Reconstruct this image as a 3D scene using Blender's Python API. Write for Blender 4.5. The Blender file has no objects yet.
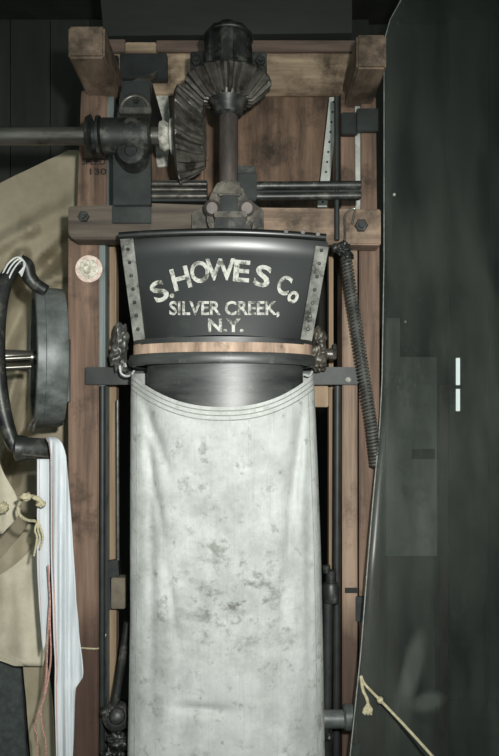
import bpy, bmesh, math, random
from mathutils import Vector, Matrix, noise

# ------------------------------------------------------------------ camera
D = 1.7            # metres from the lens to the plane of the front posts (Y = 0)
S = 0.0025         # metres per photograph pixel in that plane
ZC = 1.15          # height of the lens
HY = 430           # photograph row of the horizon
CX = 249.5
scene = bpy.context.scene
cd = bpy.data.cameras.new('camera')
cam = bpy.data.objects.new('camera', cd)
scene.collection.objects.link(cam)
cam.location = (0, -D, ZC)
cam.rotation_euler = (math.pi / 2, 0, 0)
cd.sensor_fit = 'VERTICAL'
cd.sensor_height = 24
cd.lens = D / S / 756 * 24
cd.shift_y = (HY - 378) / 756
scene.camera = cam

# ------------------------------------------------------------------ world, lights, exposure
w = bpy.data.worlds.new('world')
scene.world = w
w.use_nodes = True
w.node_tree.nodes['Background'].inputs[0].default_value = (0.80, 0.95, 0.92, 1)
w.node_tree.nodes['Background'].inputs[1].default_value = 0.62
ld = bpy.data.lights.new('camera_flash', 'SPOT')
ld.energy = 118
ld.color = (1.0, 1.0, 0.965)
ld.shadow_soft_size = 0.025
ld.spot_size = math.radians(94)
ld.spot_blend = 1.0
lo = bpy.data.objects.new('camera_flash', ld)
scene.collection.objects.link(lo)
lo.location = (0.10, -D + 0.02, ZC + 0.14)
lo.rotation_euler = (Vector((-0.03, 0, 1.10)) - lo.location).to_track_quat('-Z', 'Y').to_euler()
scene.view_settings.view_transform = 'Standard'
scene.view_settings.look = 'None'
scene.view_settings.gamma = 1
scene.view_settings.exposure = 0.0
scene.view_settings.use_curve_mapping = False

random.seed(7)
C = scene.collection


def pt(px, py, Y=0.0):
    k = S * (Y + D) / D
    return Vector(((px - CX) * k, Y, ZC + (HY - py) * k))


def ps(n, Y=0.0):
    return n * S * (Y + D) / D


# ------------------------------------------------------------------ materials
def srgb(r, g, b):
    f = lambda c: (c / 255 / 12.92) if c <= 10 else ((c / 255 + 0.055) / 1.055) ** 2.4
    return (f(r), f(g), f(b), 1)


def mat(name, c1, c2, rough=0.7, metal=0.0, scale=(8, 8, 8), bump=0.2, wear=None, wear_amt=0.5, wear_scale=9, spec=0.4, detail=6,
        lo=0.35, hi=0.65, bscale=None, bdist=0.002):
    m = bpy.data.materials.new(name)
    m.use_nodes = True
    nt = m.node_tree
    N = nt.nodes
    L = nt.links
    b = N['Principled BSDF']
    tc = N.new('ShaderNodeTexCoord')
    mp = N.new('ShaderNodeMapping')
    mp.inputs['Scale'].default_value = scale
    L.new(tc.outputs['Object'], mp.inputs[0])
    n1 = N.new('ShaderNodeTexNoise')
    n1.inputs['Scale'].default_value = 1
    n1.inputs['Detail'].default_value = detail
    n1.inputs['Roughness'].default_value = 0.65
    L.new(mp.outputs[0], n1.inputs['Vector'])
    cr = N.new('ShaderNodeValToRGB')
    cr.color_ramp.elements[0].position = lo
    cr.color_ramp.elements[1].position = hi
    cr.color_ramp.elements[0].color = c1
    cr.color_ramp.elements[1].color = c2
    L.new(n1.outputs['Fac'], cr.inputs[0])
    col = cr.outputs[0]
    if wear:
        n2 = N.new('ShaderNodeTexNoise')
        n2.inputs['Scale'].default_value = wear_scale
        n2.inputs['Detail'].default_value = 8
        n2.inputs['Roughness'].default_value = 0.7
        L.new(tc.outputs['Object'], n2.inputs['Vector'])
        r2 = N.new('ShaderNodeValToRGB')
        r2.color_ramp.elements[0].position = 1 - wear_amt - 0.04
        r2.color_ramp.elements[1].position = 1 - wear_amt + 0.12
        L.new(n2.outputs['Fac'], r2.inputs[0])
        mx = N.new('ShaderNodeMix')
        mx.data_type = 'RGBA'
        L.new(r2.outputs[0], mx.inputs['Factor'])
        L.new(col, mx.inputs['A'])
        mx.inputs['B'].default_value = wear
        col = mx.outputs['Result']
    L.new(col, b.inputs['Base Color'])
    b.inputs['Roughness'].default_value = rough
    b.inputs['Metallic'].default_value = metal
    b.inputs['Specular IOR Level'].default_value = spec
    if bump:
        bp = N.new('ShaderNodeBump')
        bp.inputs['Strength'].default_value = bump
        bp.inputs['Distance'].default_value = bdist
        if bscale:
            n3 = N.new('ShaderNodeTexNoise')
            n3.inputs['Scale'].default_value = bscale
            n3.inputs['Detail'].default_value = 5
            L.new(tc.outputs['Object'], n3.inputs['Vector'])
            L.new(n3.outputs['Fac'], bp.inputs['Height'])
        else:
            L.new(n1.outputs['Fac'], bp.inputs['Height'])
        L.new(bp.outputs[0], b.inputs['Normal'])
    return m


V = (38, 38, 2.2)      # grain running up
H = (2.2, 38, 38)      # grain running across
M = {}
M['post'] = mat('post_wood', srgb(88, 71, 59), srgb(140, 114, 97), 0.75, 0, V, 0.6, srgb(66, 53, 43), 0.46, 7)
M['post_dark'] = mat('dark_post_wood', srgb(66, 51, 41), srgb(112, 89, 74), 0.75, 0, V, 0.6, srgb(56, 45, 36), 0.46, 7)
M['post_light'] = mat('light_post_wood', srgb(104, 87, 73), srgb(160, 137, 118), 0.75, 0, V, 0.6, srgb(86, 69, 56), 0.44, 7)
M['edge'] = mat('painted_edge', srgb(96, 104, 102), srgb(132, 140, 138), 0.7, 0, V, 0.3, srgb(66, 66, 62), 0.42, 14)
M['rail'] = mat('rail_wood', srgb(104, 87, 72), srgb(160, 137, 117), 0.75, 0, H, 0.6, srgb(76, 65, 53), 0.45, 7)
M['greyrail'] = mat('oiled_rail_wood', srgb(64, 57, 50), srgb(104, 93, 81), 0.65, 0, H, 0.35, srgb(54, 50, 46), 0.46, 9)
M['beam'] = mat('beam_wood', srgb(116, 98, 79), srgb(205, 180, 151), 0.75, 0, (2.2, 30, 22), 0.6, srgb(84, 69, 55), 0.46, 6)
M['beam_end'] = mat('beam_end_wood', srgb(84, 72, 60), srgb(150, 129, 110), 0.75, 0, (20, 6, 20), 0.6, srgb(66, 56, 46), 0.48, 10)
M['moulding'] = mat('moulding_wood', srgb(84, 70, 62), srgb(132, 112, 101), 0.75, 0, H, 0.35)
M['panelwood'] = mat('red_board_wood', srgb(76, 59, 46), srgb(140, 114, 94), 0.75, 0, (26, 26, 2.6), 0.7, srgb(52, 44, 36), 0.47, 5)
M['tanboard'] = mat('tan_board', srgb(128, 108, 86), srgb(164, 142, 116), 0.8, 0, V, 0.3)
M['dullboard'] = mat('dull_block', srgb(92, 86, 74), srgb(128, 120, 104), 0.8, 0, (12, 12, 12), 0.2)
M['iron'] = mat('black_iron', srgb(28, 30, 29), srgb(58, 60, 57), 0.42, 0.25, (14, 14, 14), 0.5, srgb(98, 96, 90), 0.44, 26, 0.5)
M['flatiron'] = mat('flat_black_iron', srgb(34, 37, 36), srgb(56, 60, 58), 0.5, 0.1, (10, 10, 10), 0.3, srgb(74, 74, 70), 0.36, 18, 0.4)
M['greasy'] = mat('greasy_casting', srgb(58, 55, 49), srgb(118, 112, 100), 0.4, 0.2, (20, 20, 20), 0.7, srgb(40, 39, 36), 0.48, 30, 0.5)
M['gear'] = mat('gear_iron', srgb(62, 60, 55), srgb(116, 112, 104), 0.30, 0.45, (24, 24, 24), 0.5, srgb(50, 48, 44), 0.45, 30, 0.6)
M['shaft'] = mat('steel_shaft', srgb(88, 86, 80), srgb(136, 132, 124), 0.32, 0.7, (4, 30, 30), 0.2, srgb(60, 56, 50), 0.40, 20)
M['vshaft'] = mat('vertical_shaft_steel', srgb(58, 52, 48), srgb(96, 88, 82), 0.5, 0.15, (20, 20, 6), 0.3)
M['grease'] = mat('pale_grease', srgb(120, 118, 108), srgb(226, 224, 212), 0.5, 0, (40, 40, 40), 0.8)
M['hopper'] = mat('black_hopper_paint', srgb(20, 22, 21), srgb(32, 34, 32), 0.37, 0.0, (5, 5, 5), 0.12, srgb(54, 56, 53), 0.38, 9, 0.95, bdist=0.001)
M['tube'] = mat('worn_black_spout', srgb(32, 34, 34), srgb(70, 72, 70), 0.40, 0.05, (6, 6, 30), 0.6, srgb(96, 96, 90), 0.36, 16, 0.6, bdist=0.001)
M['flange'] = mat('worn_grey_flange', srgb(104, 105, 99), srgb(158, 158, 150), 0.55, 0.1, (18, 18, 18), 0.7, srgb(56, 57, 53), 0.47, 28, 0.4)
M['bandwood'] = mat('band_wood', srgb(124, 102, 86), srgb(196, 170, 148), 0.7, 0, (30, 30, 6), 0.4, srgb(92, 80, 70), 0.42, 14)
M['letter'] = mat('letter_paint', srgb(196, 196, 186), srgb(222, 222, 212), 0.6, 0, (60, 60, 60), 0.1, srgb(84, 84, 76), 0.52, 60)
M['drum'] = mat('grey_pulley_paint', srgb(62, 67, 66), srgb(134, 140, 136), 0.45, 0.1, (7, 7, 7), 0.3, srgb(50, 56, 55), 0.48, 5, 0.5)
M['sticker'] = mat('worn_paper_seal', srgb(200, 160, 148), srgb(232, 222, 208), 0.8, 0, (70, 70, 70), 0.3)
M['sticker_in'] = mat('seal_centre', srgb(150, 140, 118), srgb(240, 236, 222), 0.8, 0, (110, 110, 110), 0.3)
M['ink'] = mat('stencil_ink', srgb(34, 30, 27), srgb(62, 54, 48), 0.8, 0, (60, 60, 60), 0.1)
M['spring'] = mat('dull_spring_steel', srgb(66, 66, 62), srgb(116, 116, 110), 0.42, 0.4, (30, 30, 30), 0.3, spec=0.5)
M['strip'] = mat('pale_metal_strip', srgb(156, 158, 150), srgb(204, 206, 198), 0.5, 0.1, (14, 14, 14), 0.2, srgb(110, 108, 98), 0.42, 18)
M['paper'] = mat('brown_paper', srgb(146, 136, 114), srgb(176, 166, 142), 0.85, 0, (5, 5, 5), 0.6, None, bscale=14, bdist=0.004)
M['cream'] = mat('cream_cloth', srgb(176, 168, 146), srgb(214, 206, 184), 0.9, 0, (8, 8, 8), 0.3, None, bscale=60)
M['white'] = mat('white_cloth', srgb(184, 190, 193), srgb(212, 217, 220), 0.9, 0, (60, 60, 4), 0.3, None, bdist=0.003)
M['red'] = mat('red_stripe', srgb(184, 146, 138), srgb(200, 168, 160), 0.9, 0, (60, 60, 60), 0.1)
M['twine'] = mat('yellow_twine', srgb(158, 150, 118), srgb(206, 197, 166), 0.9, 0, (160, 160, 160), 0.5)
M['pink'] = mat('pink_string', srgb(146, 104, 94), srgb(204, 160, 148), 0.9, 0, (220, 220, 220), 0.5)
M['seam'] = mat('sack_thread', srgb(118, 120, 114), srgb(160, 162, 155), 0.9, 0, (80, 80, 80), 0.1)
M['wall'] = mat('dark_wall_boards', srgb(64, 65, 60), srgb(80, 81, 75), 0.85, 0, (9, 9, 1.2), 0.3)
M['overhead'] = mat('overhead_boards', srgb(58, 60, 56), srgb(70, 72, 67), 0.85, 0, (2, 9, 9), 0.2)
M['darkbox'] = mat('dark_grey_box', srgb(56, 62, 60), srgb(76, 82, 80), 0.8, 0, (60, 60, 60), 0.3)
M['greyboard'] = mat('grey_board', srgb(150, 152, 146), srgb(200, 200, 192), 0.8, 0, (16, 16, 1.6), 0.2, srgb(120, 126, 118), 0.45, 7)
M['slot'] = mat('dark_slot', srgb(30, 32, 30), srgb(44, 46, 44), 0.8, 0, (9, 9, 9), 0)
M['hemp'] = mat('pale_rope_wrap', srgb(190, 194, 190), srgb(224, 228, 224), 0.6, 0, (80, 80, 80), 0.2)


OC_ = -0.135


def dark_foot(m):
    """dark brown mixed into the colour of the lowest stretch of timber, with a ragged upper edge"""
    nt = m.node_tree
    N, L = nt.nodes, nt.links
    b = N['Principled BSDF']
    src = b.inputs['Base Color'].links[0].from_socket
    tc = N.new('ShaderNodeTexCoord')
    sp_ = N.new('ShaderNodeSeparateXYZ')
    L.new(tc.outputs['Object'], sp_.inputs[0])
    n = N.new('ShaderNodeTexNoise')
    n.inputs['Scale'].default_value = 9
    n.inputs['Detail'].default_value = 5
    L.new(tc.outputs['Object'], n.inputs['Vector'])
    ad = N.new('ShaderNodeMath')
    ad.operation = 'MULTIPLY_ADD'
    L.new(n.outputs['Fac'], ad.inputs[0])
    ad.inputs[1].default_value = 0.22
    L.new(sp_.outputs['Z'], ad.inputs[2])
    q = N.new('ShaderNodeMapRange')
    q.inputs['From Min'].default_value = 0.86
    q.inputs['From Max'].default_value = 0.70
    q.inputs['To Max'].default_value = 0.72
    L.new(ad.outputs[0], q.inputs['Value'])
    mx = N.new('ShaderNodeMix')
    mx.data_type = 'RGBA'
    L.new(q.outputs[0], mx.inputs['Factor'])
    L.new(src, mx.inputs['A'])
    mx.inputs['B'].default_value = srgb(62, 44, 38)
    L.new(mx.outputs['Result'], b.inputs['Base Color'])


dark_foot(M['post'])
dark_foot(M['post_light'])


def sack_material():
    m = mat('stained_sack_canvas', srgb(182, 185, 181), srgb(210, 213, 209), 0.92, 0, (7, 7, 5), 0.5, None, bscale=22, bdist=0.006)
    nt = m.node_tree
    N, L = nt.nodes, nt.links
    b = N['Principled BSDF']
    src = b.inputs['Base Color'].links[0].from_socket
    tc = N.new('ShaderNodeTexCoord')

    def layer(src, scale, mapping, a, c, colour, amt, cen=None, rad=None):
        mp = N.new('ShaderNodeMapping')
        mp.inputs['Scale'].default_value = mapping
        L.new(tc.outputs['Object'], mp.inputs[0])
        n = N.new('ShaderNodeTexNoise')
        n.inputs['Scale'].default_value = scale
        n.inputs['Detail'].default_value = 9
        n.inputs['Roughness'].default_value = 0.72
        L.new(mp.outputs[0], n.inputs['Vector'])
        r = N.new('ShaderNodeMapRange')
        r.inputs['From Min'].default_value = a
        r.inputs['From Max'].default_value = c
        r.inputs['To Max'].default_value = amt
        L.new(n.outputs['Fac'], r.inputs['Value'])
        f = r.outputs[0]
        if cen:
            d = N.new('ShaderNodeVectorMath')
            d.operation = 'DISTANCE'
            L.new(tc.outputs['Object'], d.inputs[0])
            d.inputs[1].default_value = cen
            q = N.new('ShaderNodeMapRange')
            q.inputs['From Min'].default_value = rad
            q.inputs['From Max'].default_value = rad * 0.2
            L.new(d.outputs['Value'], q.inputs['Value'])
            mu = N.new('ShaderNodeMath')
            mu.operation = 'MULTIPLY'
            L.new(f, mu.inputs[0])
            L.new(q.outputs[0], mu.inputs[1])
            f = mu.outputs[0]
        mx = N.new('ShaderNodeMix')
        mx.data_type = 'RGBA'
        L.new(f, mx.inputs['Factor'])
        L.new(src, mx.inputs['A'])
        mx.inputs['B'].default_value = colour
        return mx.outputs['Result']
    src = layer(src, 5, (1, 1, 1), 0.42, 0.70, srgb(128, 131, 125), 0.8)
    src = layer(src, 26, (1, 1, 1), 0.56, 0.66, srgb(108, 108, 101), 0.6)
    src = layer(src, 22, (1, 1, 1.4), 0.50, 0.62, srgb(92, 92, 85), 0.85, pt(236, 600, -0.21) - pt(227, 800, OC_), 0.17)
    src = layer(src, 40, (5, 1, 0.15), 0.52, 0.7, srgb(150, 152, 146), 0.4)
    L.new(src, b.inputs['Base Color'])
    return m


M['sack'] = sack_material()


def sheet_material():
    """dusty dark plastic sheet: mostly clear tint that lets some light through, a gloss coat, a film of dust"""
    m = bpy.data.materials.new('dusty_smoked_plastic')
    m.use_nodes = True
    nt = m.node_tree
    N, L = nt.nodes, nt.links
    b = N['Principled BSDF']
    out = N['Material Output']
    tc = N.new('ShaderNodeTexCoord')
    b.inputs['Roughness'].default_value = 0.3
    b.inputs['Specular IOR Level'].default_value = 0.5

    def noise_(scale, mapping=(1, 1, 1), detail=6, rough=0.6):
        mp = N.new('ShaderNodeMapping')
        mp.inputs['Scale'].default_value = mapping
        L.new(tc.outputs['Object'], mp.inputs[0])
        n = N.new('ShaderNodeTexNoise')
        n.inputs['Scale'].default_value = scale
        n.inputs['Detail'].default_value = detail
        n.inputs['Roughness'].default_value = rough
        L.new(mp.outputs[0], n.inputs['Vector'])
        return n.outputs['Fac']

    def rng(sock, a, c, t0, t1):
        r = N.new('ShaderNodeMapRange')
        r.inputs['From Min'].default_value = a
        r.inputs['From Max'].default_value = c
        r.inputs['To Min'].default_value = t0
        r.inputs['To Max'].default_value = t1
        L.new(sock, r.inputs['Value'])
        return r.outputs[0]

    def add(a, c):
        q = N.new('ShaderNodeMath')
        q.operation = 'ADD'
        L.new(a, q.inputs[0])
        L.new(c, q.inputs[1])
        return q.outputs[0]

    base = rng(noise_(3, (3, 3, 0.7)), 0.35, 0.7, 0.10, 0.45)
    vo = N.new('ShaderNodeTexVoronoi')
    vo.inputs['Scale'].default_value = 150
    L.new(tc.outputs['Object'], vo.inputs['Vector'])
    sc_ = N.new('ShaderNodeSeparateColor')
    L.new(vo.outputs['Color'], sc_.inputs[0])
    mu_ = N.new('ShaderNodeMath')
    mu_.operation = 'MULTIPLY'
    L.new(rng(vo.outputs['Distance'], 0.34, 0.20, 0, 1), mu_.inputs[0])
    L.new(rng(sc_.outputs[0], 0.6, 1.0, 0, 0.55), mu_.inputs[1])
    specks = mu_.outputs[0]
    f = add(base, specks)
    for (px, py, sx, sz, rot, a) in [(413, 668, 0.026, 0.085, 0.25, 0.42), (402, 705, 0.026, 0.08, 0.1, 0.2), (429, 704, 0.042, 0.024, -0.1, 0.40)]:  # pale hand-like blobs painted into the sheet colour
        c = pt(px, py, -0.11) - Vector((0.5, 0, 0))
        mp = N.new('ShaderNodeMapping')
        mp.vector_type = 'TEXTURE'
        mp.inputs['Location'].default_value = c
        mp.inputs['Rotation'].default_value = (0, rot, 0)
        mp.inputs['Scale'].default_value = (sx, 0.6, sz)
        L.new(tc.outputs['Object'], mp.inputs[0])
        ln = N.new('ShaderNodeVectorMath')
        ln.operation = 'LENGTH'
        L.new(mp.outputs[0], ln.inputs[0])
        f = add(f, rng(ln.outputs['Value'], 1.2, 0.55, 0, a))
    dust_and_blobs = N.new('ShaderNodeMix')
    dust_and_blobs.data_type = 'RGBA'
    dust_and_blobs.inputs['A'].default_value = srgb(22, 26, 25)
    dust_and_blobs.inputs['B'].default_value = srgb(128, 134, 126)
    L.new(f, dust_and_blobs.inputs['Factor'])
    L.new(dust_and_blobs.outputs['Result'], b.inputs['Base Color'])
    tr = N.new('ShaderNodeBsdfTransparent')
    tr.inputs[0].default_value = (0.90, 0.93, 0.91, 1)
    mix = N.new('ShaderNodeMixShader')
    mix.inputs[0].default_value = 0.42
    L.new(tr.outputs[0], mix.inputs[1])
    L.new(b.outputs[0], mix.inputs[2])
    L.new(mix.outputs[0], out.inputs['Surface'])
    return m


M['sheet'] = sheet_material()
M['day'] = bpy.data.materials.new('daylight')
M['day'].use_nodes = True
_b = M['day'].node_tree.nodes['Principled BSDF']
_b.inputs['Base Color'].default_value = (0.8, 0.8, 0.8, 1)
_b.inputs['Emission Color'].default_value = (0.93, 1, 1, 1)
_b.inputs['Emission Strength'].default_value = 2.6


# ------------------------------------------------------------------ object helpers
def thing(name, label, cat, loc, group=None):
    o = bpy.data.objects.new(name, None)
    C.objects.link(o)
    o.location = loc
    o.empty_display_size = 0.05
    o['label'] = label
    o['category'] = cat
    if group:
        o['group'] = group
    return o


def world_of(o):
    v = Vector((0, 0, 0))
    while o is not None:
        v = v + o.location
        o = o.parent
    return v


def obj(name, bm, m, parent=None, smooth=False, bevel=0.0, label=None, cat=None, group=None, kind=None, sub=0, origin=None):
    """links ONE mesh object; bmesh coordinates are world coordinates"""
    if bevel:
        bmesh.ops.bevel(bm, geom=bm.edges[:], offset=bevel, segments=2, affect='EDGES', clamp_overlap=True)
    bmesh.ops.recalc_face_normals(bm, faces=bm.faces[:])
    if smooth:
        for f in bm.faces:
            f.smooth = True
    cs = [v.co for v in bm.verts]
    if parent is None:
        base = origin or Vector(((min(c.x for c in cs) + max(c.x for c in cs)) / 2, (min(c.y for c in cs) + max(c.y for c in cs)) / 2, min(c.z for c in cs)))
    else:
        base = world_of(parent)
    base = Vector(base)
    bmesh.ops.translate(bm, verts=bm.verts[:], vec=-base)
    me = bpy.data.meshes.new(name)
    bm.to_mesh(me)
    bm.free()
    for mm in (m if isinstance(m, (list, tuple)) else [m]):
        me.materials.append(mm)
    o = bpy.data.objects.new(name, me)
    C.objects.link(o)
    if parent is None:
        o.location = base
    else:
        o.parent = parent
    if sub:
        s = o.modifiers.new('Subdivision', 'SUBSURF')
        s.levels = s.render_levels = sub
    if smooth and smooth != 'all':
        me.set_sharp_from_angle(angle=math.radians(42))
    for k, v in (('label', label), ('category', cat), ('group', group), ('kind', kind)):
        if v:
            o[k] = v
    return o


def B():
    return bmesh.new()


def add_box(bm, a, b):
    x0, x1 = sorted((a[0], b[0])); y0, y1 = sorted((a[1], b[1])); z0, z1 = sorted((a[2], b[2]))
    v = [bm.verts.new(p) for p in ((x0, y0, z0), (x1, y0, z0), (x1, y1, z0), (x0, y1, z0), (x0, y0, z1), (x1, y0, z1), (x1, y1, z1), (x0, y1, z1))]
    for f in ((0, 3, 2, 1), (4, 5, 6, 7), (0, 1, 5, 4), (1, 2, 6, 5), (2, 3, 7, 6), (3, 0, 4, 7)):
        bm.faces.new([v[i] for i in f])
    return bm


def pbox(x0, x1, y0, y1, Y0, Y1, bm=None):
    """box whose front face (at depth Y0) covers these photograph pixels"""
    bm = bm or B()
    a = pt(x0, y1, Y0); b = pt(x1, y0, Y0)
    return add_box(bm, (a.x, Y0, a.z), (b.x, Y1, b.z))


def prism(pts, Y0, Y1, bm=None):
    """outline in photograph pixels seen at depth Y0, pushed straight back to Y1"""
    bm = bm or B()
    f = [bm.verts.new(pt(x, y, Y0)) for x, y in pts]
    b = [bm.verts.new(v.co + Vector((0, Y1 - Y0, 0))) for v in f]
    bm.faces.new(f)
    bm.faces.new(b[::-1])
    n = len(f)
    for i in range(n):
        bm.faces.new((f[i], b[i], b[(i + 1) % n], f[(i + 1) % n]))
    return bm


def frame_of(d):
    d = d.normalized()
    u = d.cross(Vector((0, 0, 1)))
    if u.length < 1e-3:
        u = d.cross(Vector((0, 1, 0)))
    u.normalize()
    return u, d.cross(u).normalized()


def lathe(bm, p, q, prof, n=32, wob=None):
    """profile of (t along p-q in metres, radius)"""
    d = (q - p).normalized()
    u, v = frame_of(d)
    rings = []
    for t, r in prof:
        ring = []
        for i in range(n):
            a = 2 * math.pi * i / n
            rr = r * (wob(t, a) if wob else 1)
            ring.append(bm.verts.new(p + d * t + (u * math.cos(a) + v * math.sin(a)) * rr))
        rings.append(ring)
    for A, Bq in zip(rings, rings[1:]):
        for i in range(n):
            bm.faces.new((A[i], A[(i + 1) % n], Bq[(i + 1) % n], Bq[i]))
    bm.faces.new(rings[0][::-1])
    bm.faces.new(rings[-1])
    return bm


def cyl(bm, p, q, r, n=24, ch=None):
    p = Vector(p); q = Vector(q)
    L_ = (q - p).length
    ch = ch if ch is not None else min(r * 0.15, L_ * 0.2)
    return lathe(bm, p, q, [(0, r - ch), (ch, r), (L_ - ch, r), (L_, r - ch)], n)


def smoothpts(pts, k=6):
    pts = [Vector(p) for p in pts]
    out = []
    n = len(pts)
    for i in range(n - 1):
        p0 = pts[max(i - 1, 0)]; p1 = pts[i]; p2 = pts[i + 1]; p3 = pts[min(i + 2, n - 1)]
        for j in range(k):
            t = j / k
            out.append(0.5 * ((2 * p1) + (-p0 + p2) * t + (2 * p0 - 5 * p1 + 4 * p2 - p3) * t * t + (-p0 + 3 * p1 - 3 * p2 + p3) * t ** 3))
    out.append(pts[-1])
    return out


def tube(bm, pts, r, n=10, flat=1.0):
    """r number or list; flat squashes the section along its second axis"""
    N = len(pts)
    prev = None
    rings = []
    for i, p in enumerate(pts):
        d = (pts[min(i + 1, N - 1)] - pts[max(i - 1, 0)]).normalized()
        if prev is None:
            u, v = frame_of(d)
        else:
            u = (prev - d * prev.dot(d)).normalized()
            v = d.cross(u)
        prev = u
        rr = r[i] if isinstance(r, (list, tuple)) else r
        rings.append([bm.verts.new(p + u * math.cos(2 * math.pi * k / n) * rr + v * math.sin(2 * math.pi * k / n) * rr * flat) for k in range(n)])
    for A, Bq in zip(rings, rings[1:]):
        for k in range(n):
            bm.faces.new((A[k], A[(k + 1) % n], Bq[(k + 1) % n], Bq[k]))
    bm.faces.new(rings[0][::-1])
    bm.faces.new(rings[-1])
    return bm


def lump(bm, c, rx, ry, rz, amp=0.25, freq=30, n=3, seed=0):
    tmp = bmesh.ops.create_icosphere(bm, subdivisions=n, radius=1)
    for v in tmp['verts']:
        d = v.co.copy()
        k = 1 + amp * noise.noise(d * freq * 0.06 + Vector((seed * 3.1, seed, 0)))
        v.co = Vector(c) + Vector((d.x * rx, d.y * ry, d.z * rz)) * k
    return bm


def hexbolt(name, c, r, parent, m=None, dirv=(0, -1, 0), h=0.008):
    bm = B()
    d = Vector(dirv)
    lathe(bm, Vector(c), Vector(c) + d * h, [(0, r), (h * 0.8, r), (h, r * 0.85)], 6)
    lathe(bm, Vector(c) + d * h, Vector(c) + d * (h * 1.5), [(0, r * 0.5), (h * 0.6, r * 0.45)], 12)
    return obj(name, bm, m or M['iron'], parent)


def cloth(rows, ncol, thick=0.002, amp=0.006, fx=9, fz=2.5, seed=0, stripes=(), bow=0.0, fold=None):
    """hanging cloth: rows of (py, px left, px right, Y); returns a bmesh with both faces"""
    bm = B()
    dense = []
    for q_ in range(len(rows) - 1):
        p0, a, b, p3 = rows[max(q_ - 1, 0)], rows[q_], rows[q_ + 1], rows[min(q_ + 2, len(rows) - 1)]
        k = max(2, int(abs(b[0] - a[0]) / 4))
        for j in range(k):
            t = j / k
            dense.append([a[0] + (b[0] - a[0]) * t] + [0.5 * (2 * a[i] + (b[i] - p0[i]) * t + (2 * p0[i] - 5 * a[i] + 4 * b[i] - p3[i]) * t * t + (3 * a[i] - p0[i] - 3 * b[i] + p3[i]) * t ** 3) for i in (1, 2, 3)])
    dense.append(list(rows[-1]))
    grid = []
    for ri, (py, x0, x1, Y) in enumerate(dense):
        row = []
        for c in range(ncol + 1):
            t = c / ncol
            px = x0 + (x1 - x0) * t
            q = Vector((px * 0.0025 * fx * 4, py * 0.0025 * fz, seed * 7.3))
            dY = amp * (noise.noise(q) * 1.4 + 0.6 * noise.noise(q * 2.3)) - bow * math.sin(math.pi * t)
            if fold:
                dY += fold(px, py)
            row.append(bm.verts.new(pt(px, py, Y + dY)))
        grid.append(row)
    for A, Bq in zip(grid, grid[1:]):
        for c in range(ncol):
            f = bm.faces.new((A[c], A[c + 1], Bq[c + 1], Bq[c]))
            if c in stripes:
                f.material_index = 1
            f.smooth = True
    bmesh.ops.recalc_face_normals(bm, faces=bm.faces[:])
    g = bmesh.ops.solidify(bm, geom=bm.faces[:], thickness=thick)
    for f in bm.faces:
        f.smooth = True
    return bm


# ------------------------------------------------------------------ the room
def struct(name, bm, m):
    return obj(name, bm, m, kind='structure')


struct('floor', add_box(B(), (-1.7, -2.2, -0.05), (1.9, 1.25, 0)), M['wall'])
struct('ceiling', add_box(B(), (-1.7, -2.2, 2.9), (1.9, 1.25, 2.95)), M['wall'])
bm = B()
x = -1.7
while x < 1.9:
    w_ = 0.17
    if not (0.62 < x + w_ and x < 0.80):
        add_box(bm, (x + 0.002, 1.20, 0), (min(x + w_ - 0.002, 1.9), 1.25, 2.9))
    x += w_
add_box(bm, (-1.7, 1.235, 0), (0.86, 1.25, 2.9))
struct('wall_back', bm, M['wall'])
struct('wall_left', add_box(B(), (-1.75, -2.2, 0), (-1.7, 1.25, 2.9)), M['wall'])
struct('wall_right', add_box(B(), (1.9, -2.2, 0), (1.95, 1.25, 2.9)), M['wall'])
struct('trim_1', prism([(98, -30), (352, -30), (352, 33), (104, 36)], 0.34, 0.40), M['overhead'])
# narrow daylight gap in the back wall seen through the plastic sheet
bm = B()
for y0, y1 in ((358, 385), (389, 411)):
    pbox(456.2, 460.0, y0, y1, 1.195, 1.199, bm)
struct('window_1', bm, M['day'])

# ------------------------------------------------------------------ timber frame
FZ = 0.0
fr = thing('timber_frame', 'tall brown timber machine frame of two posts bolted to a crosswise rail and top beam', 'machine frame', (0, 0.1, 0))


def post(name, x0, x1, ytop, ybot, Y0, Y1, m, label=None, bev=0.003):
    a = pt(x0, ytop, Y0); b = pt(x1, ytop, Y0)
    zb = 0.0 if ybot is None else pt(0, ybot, Y0).z
    return obj(name, add_box(B(), (a.x, Y0, zb), (b.x, Y1, a.z)), m, fr, bevel=bev, label=label)


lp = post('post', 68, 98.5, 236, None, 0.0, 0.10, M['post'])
post('edge_strip', 98.7, 105, 238, None, 0.004, 0.09, M['edge'], 'grey-green painted edge strip of the left post')
post('inner_board', 106.5, 116, 240, None, 0.06, 0.10, M['tanboard'], 'narrow tan board inside the left post')
post('inner_board', 329, 333.5, 240, None, 0.06, 0.10, M['tanboard'], 'narrow tan board inside the right post')
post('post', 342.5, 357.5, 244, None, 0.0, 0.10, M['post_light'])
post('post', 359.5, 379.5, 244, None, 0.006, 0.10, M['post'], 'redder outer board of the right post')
# upper posts set back behind the rail
a0 = pt(80, 92, 0.12)
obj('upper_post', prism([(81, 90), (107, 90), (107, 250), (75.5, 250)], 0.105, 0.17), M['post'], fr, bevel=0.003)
obj('edge_strip', prism([(107.3, 90), (114, 90), (113, 250), (107.3, 250)], 0.11, 0.17), M['edge'], fr)
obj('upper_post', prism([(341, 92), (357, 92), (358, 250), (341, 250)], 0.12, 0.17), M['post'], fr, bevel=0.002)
obj('edge_strip', prism([(355, 97), (361, 97), (361, 250), (356, 250)], 0.112, 0.12), M['strip'], fr, label='pale paint strip on the right upper post')
obj('upper_post', prism([(361, 97), (376, 97), (377.5, 250), (361, 250)], 0.10, 0.17), M['post'], fr, bevel=0.002)
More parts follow.
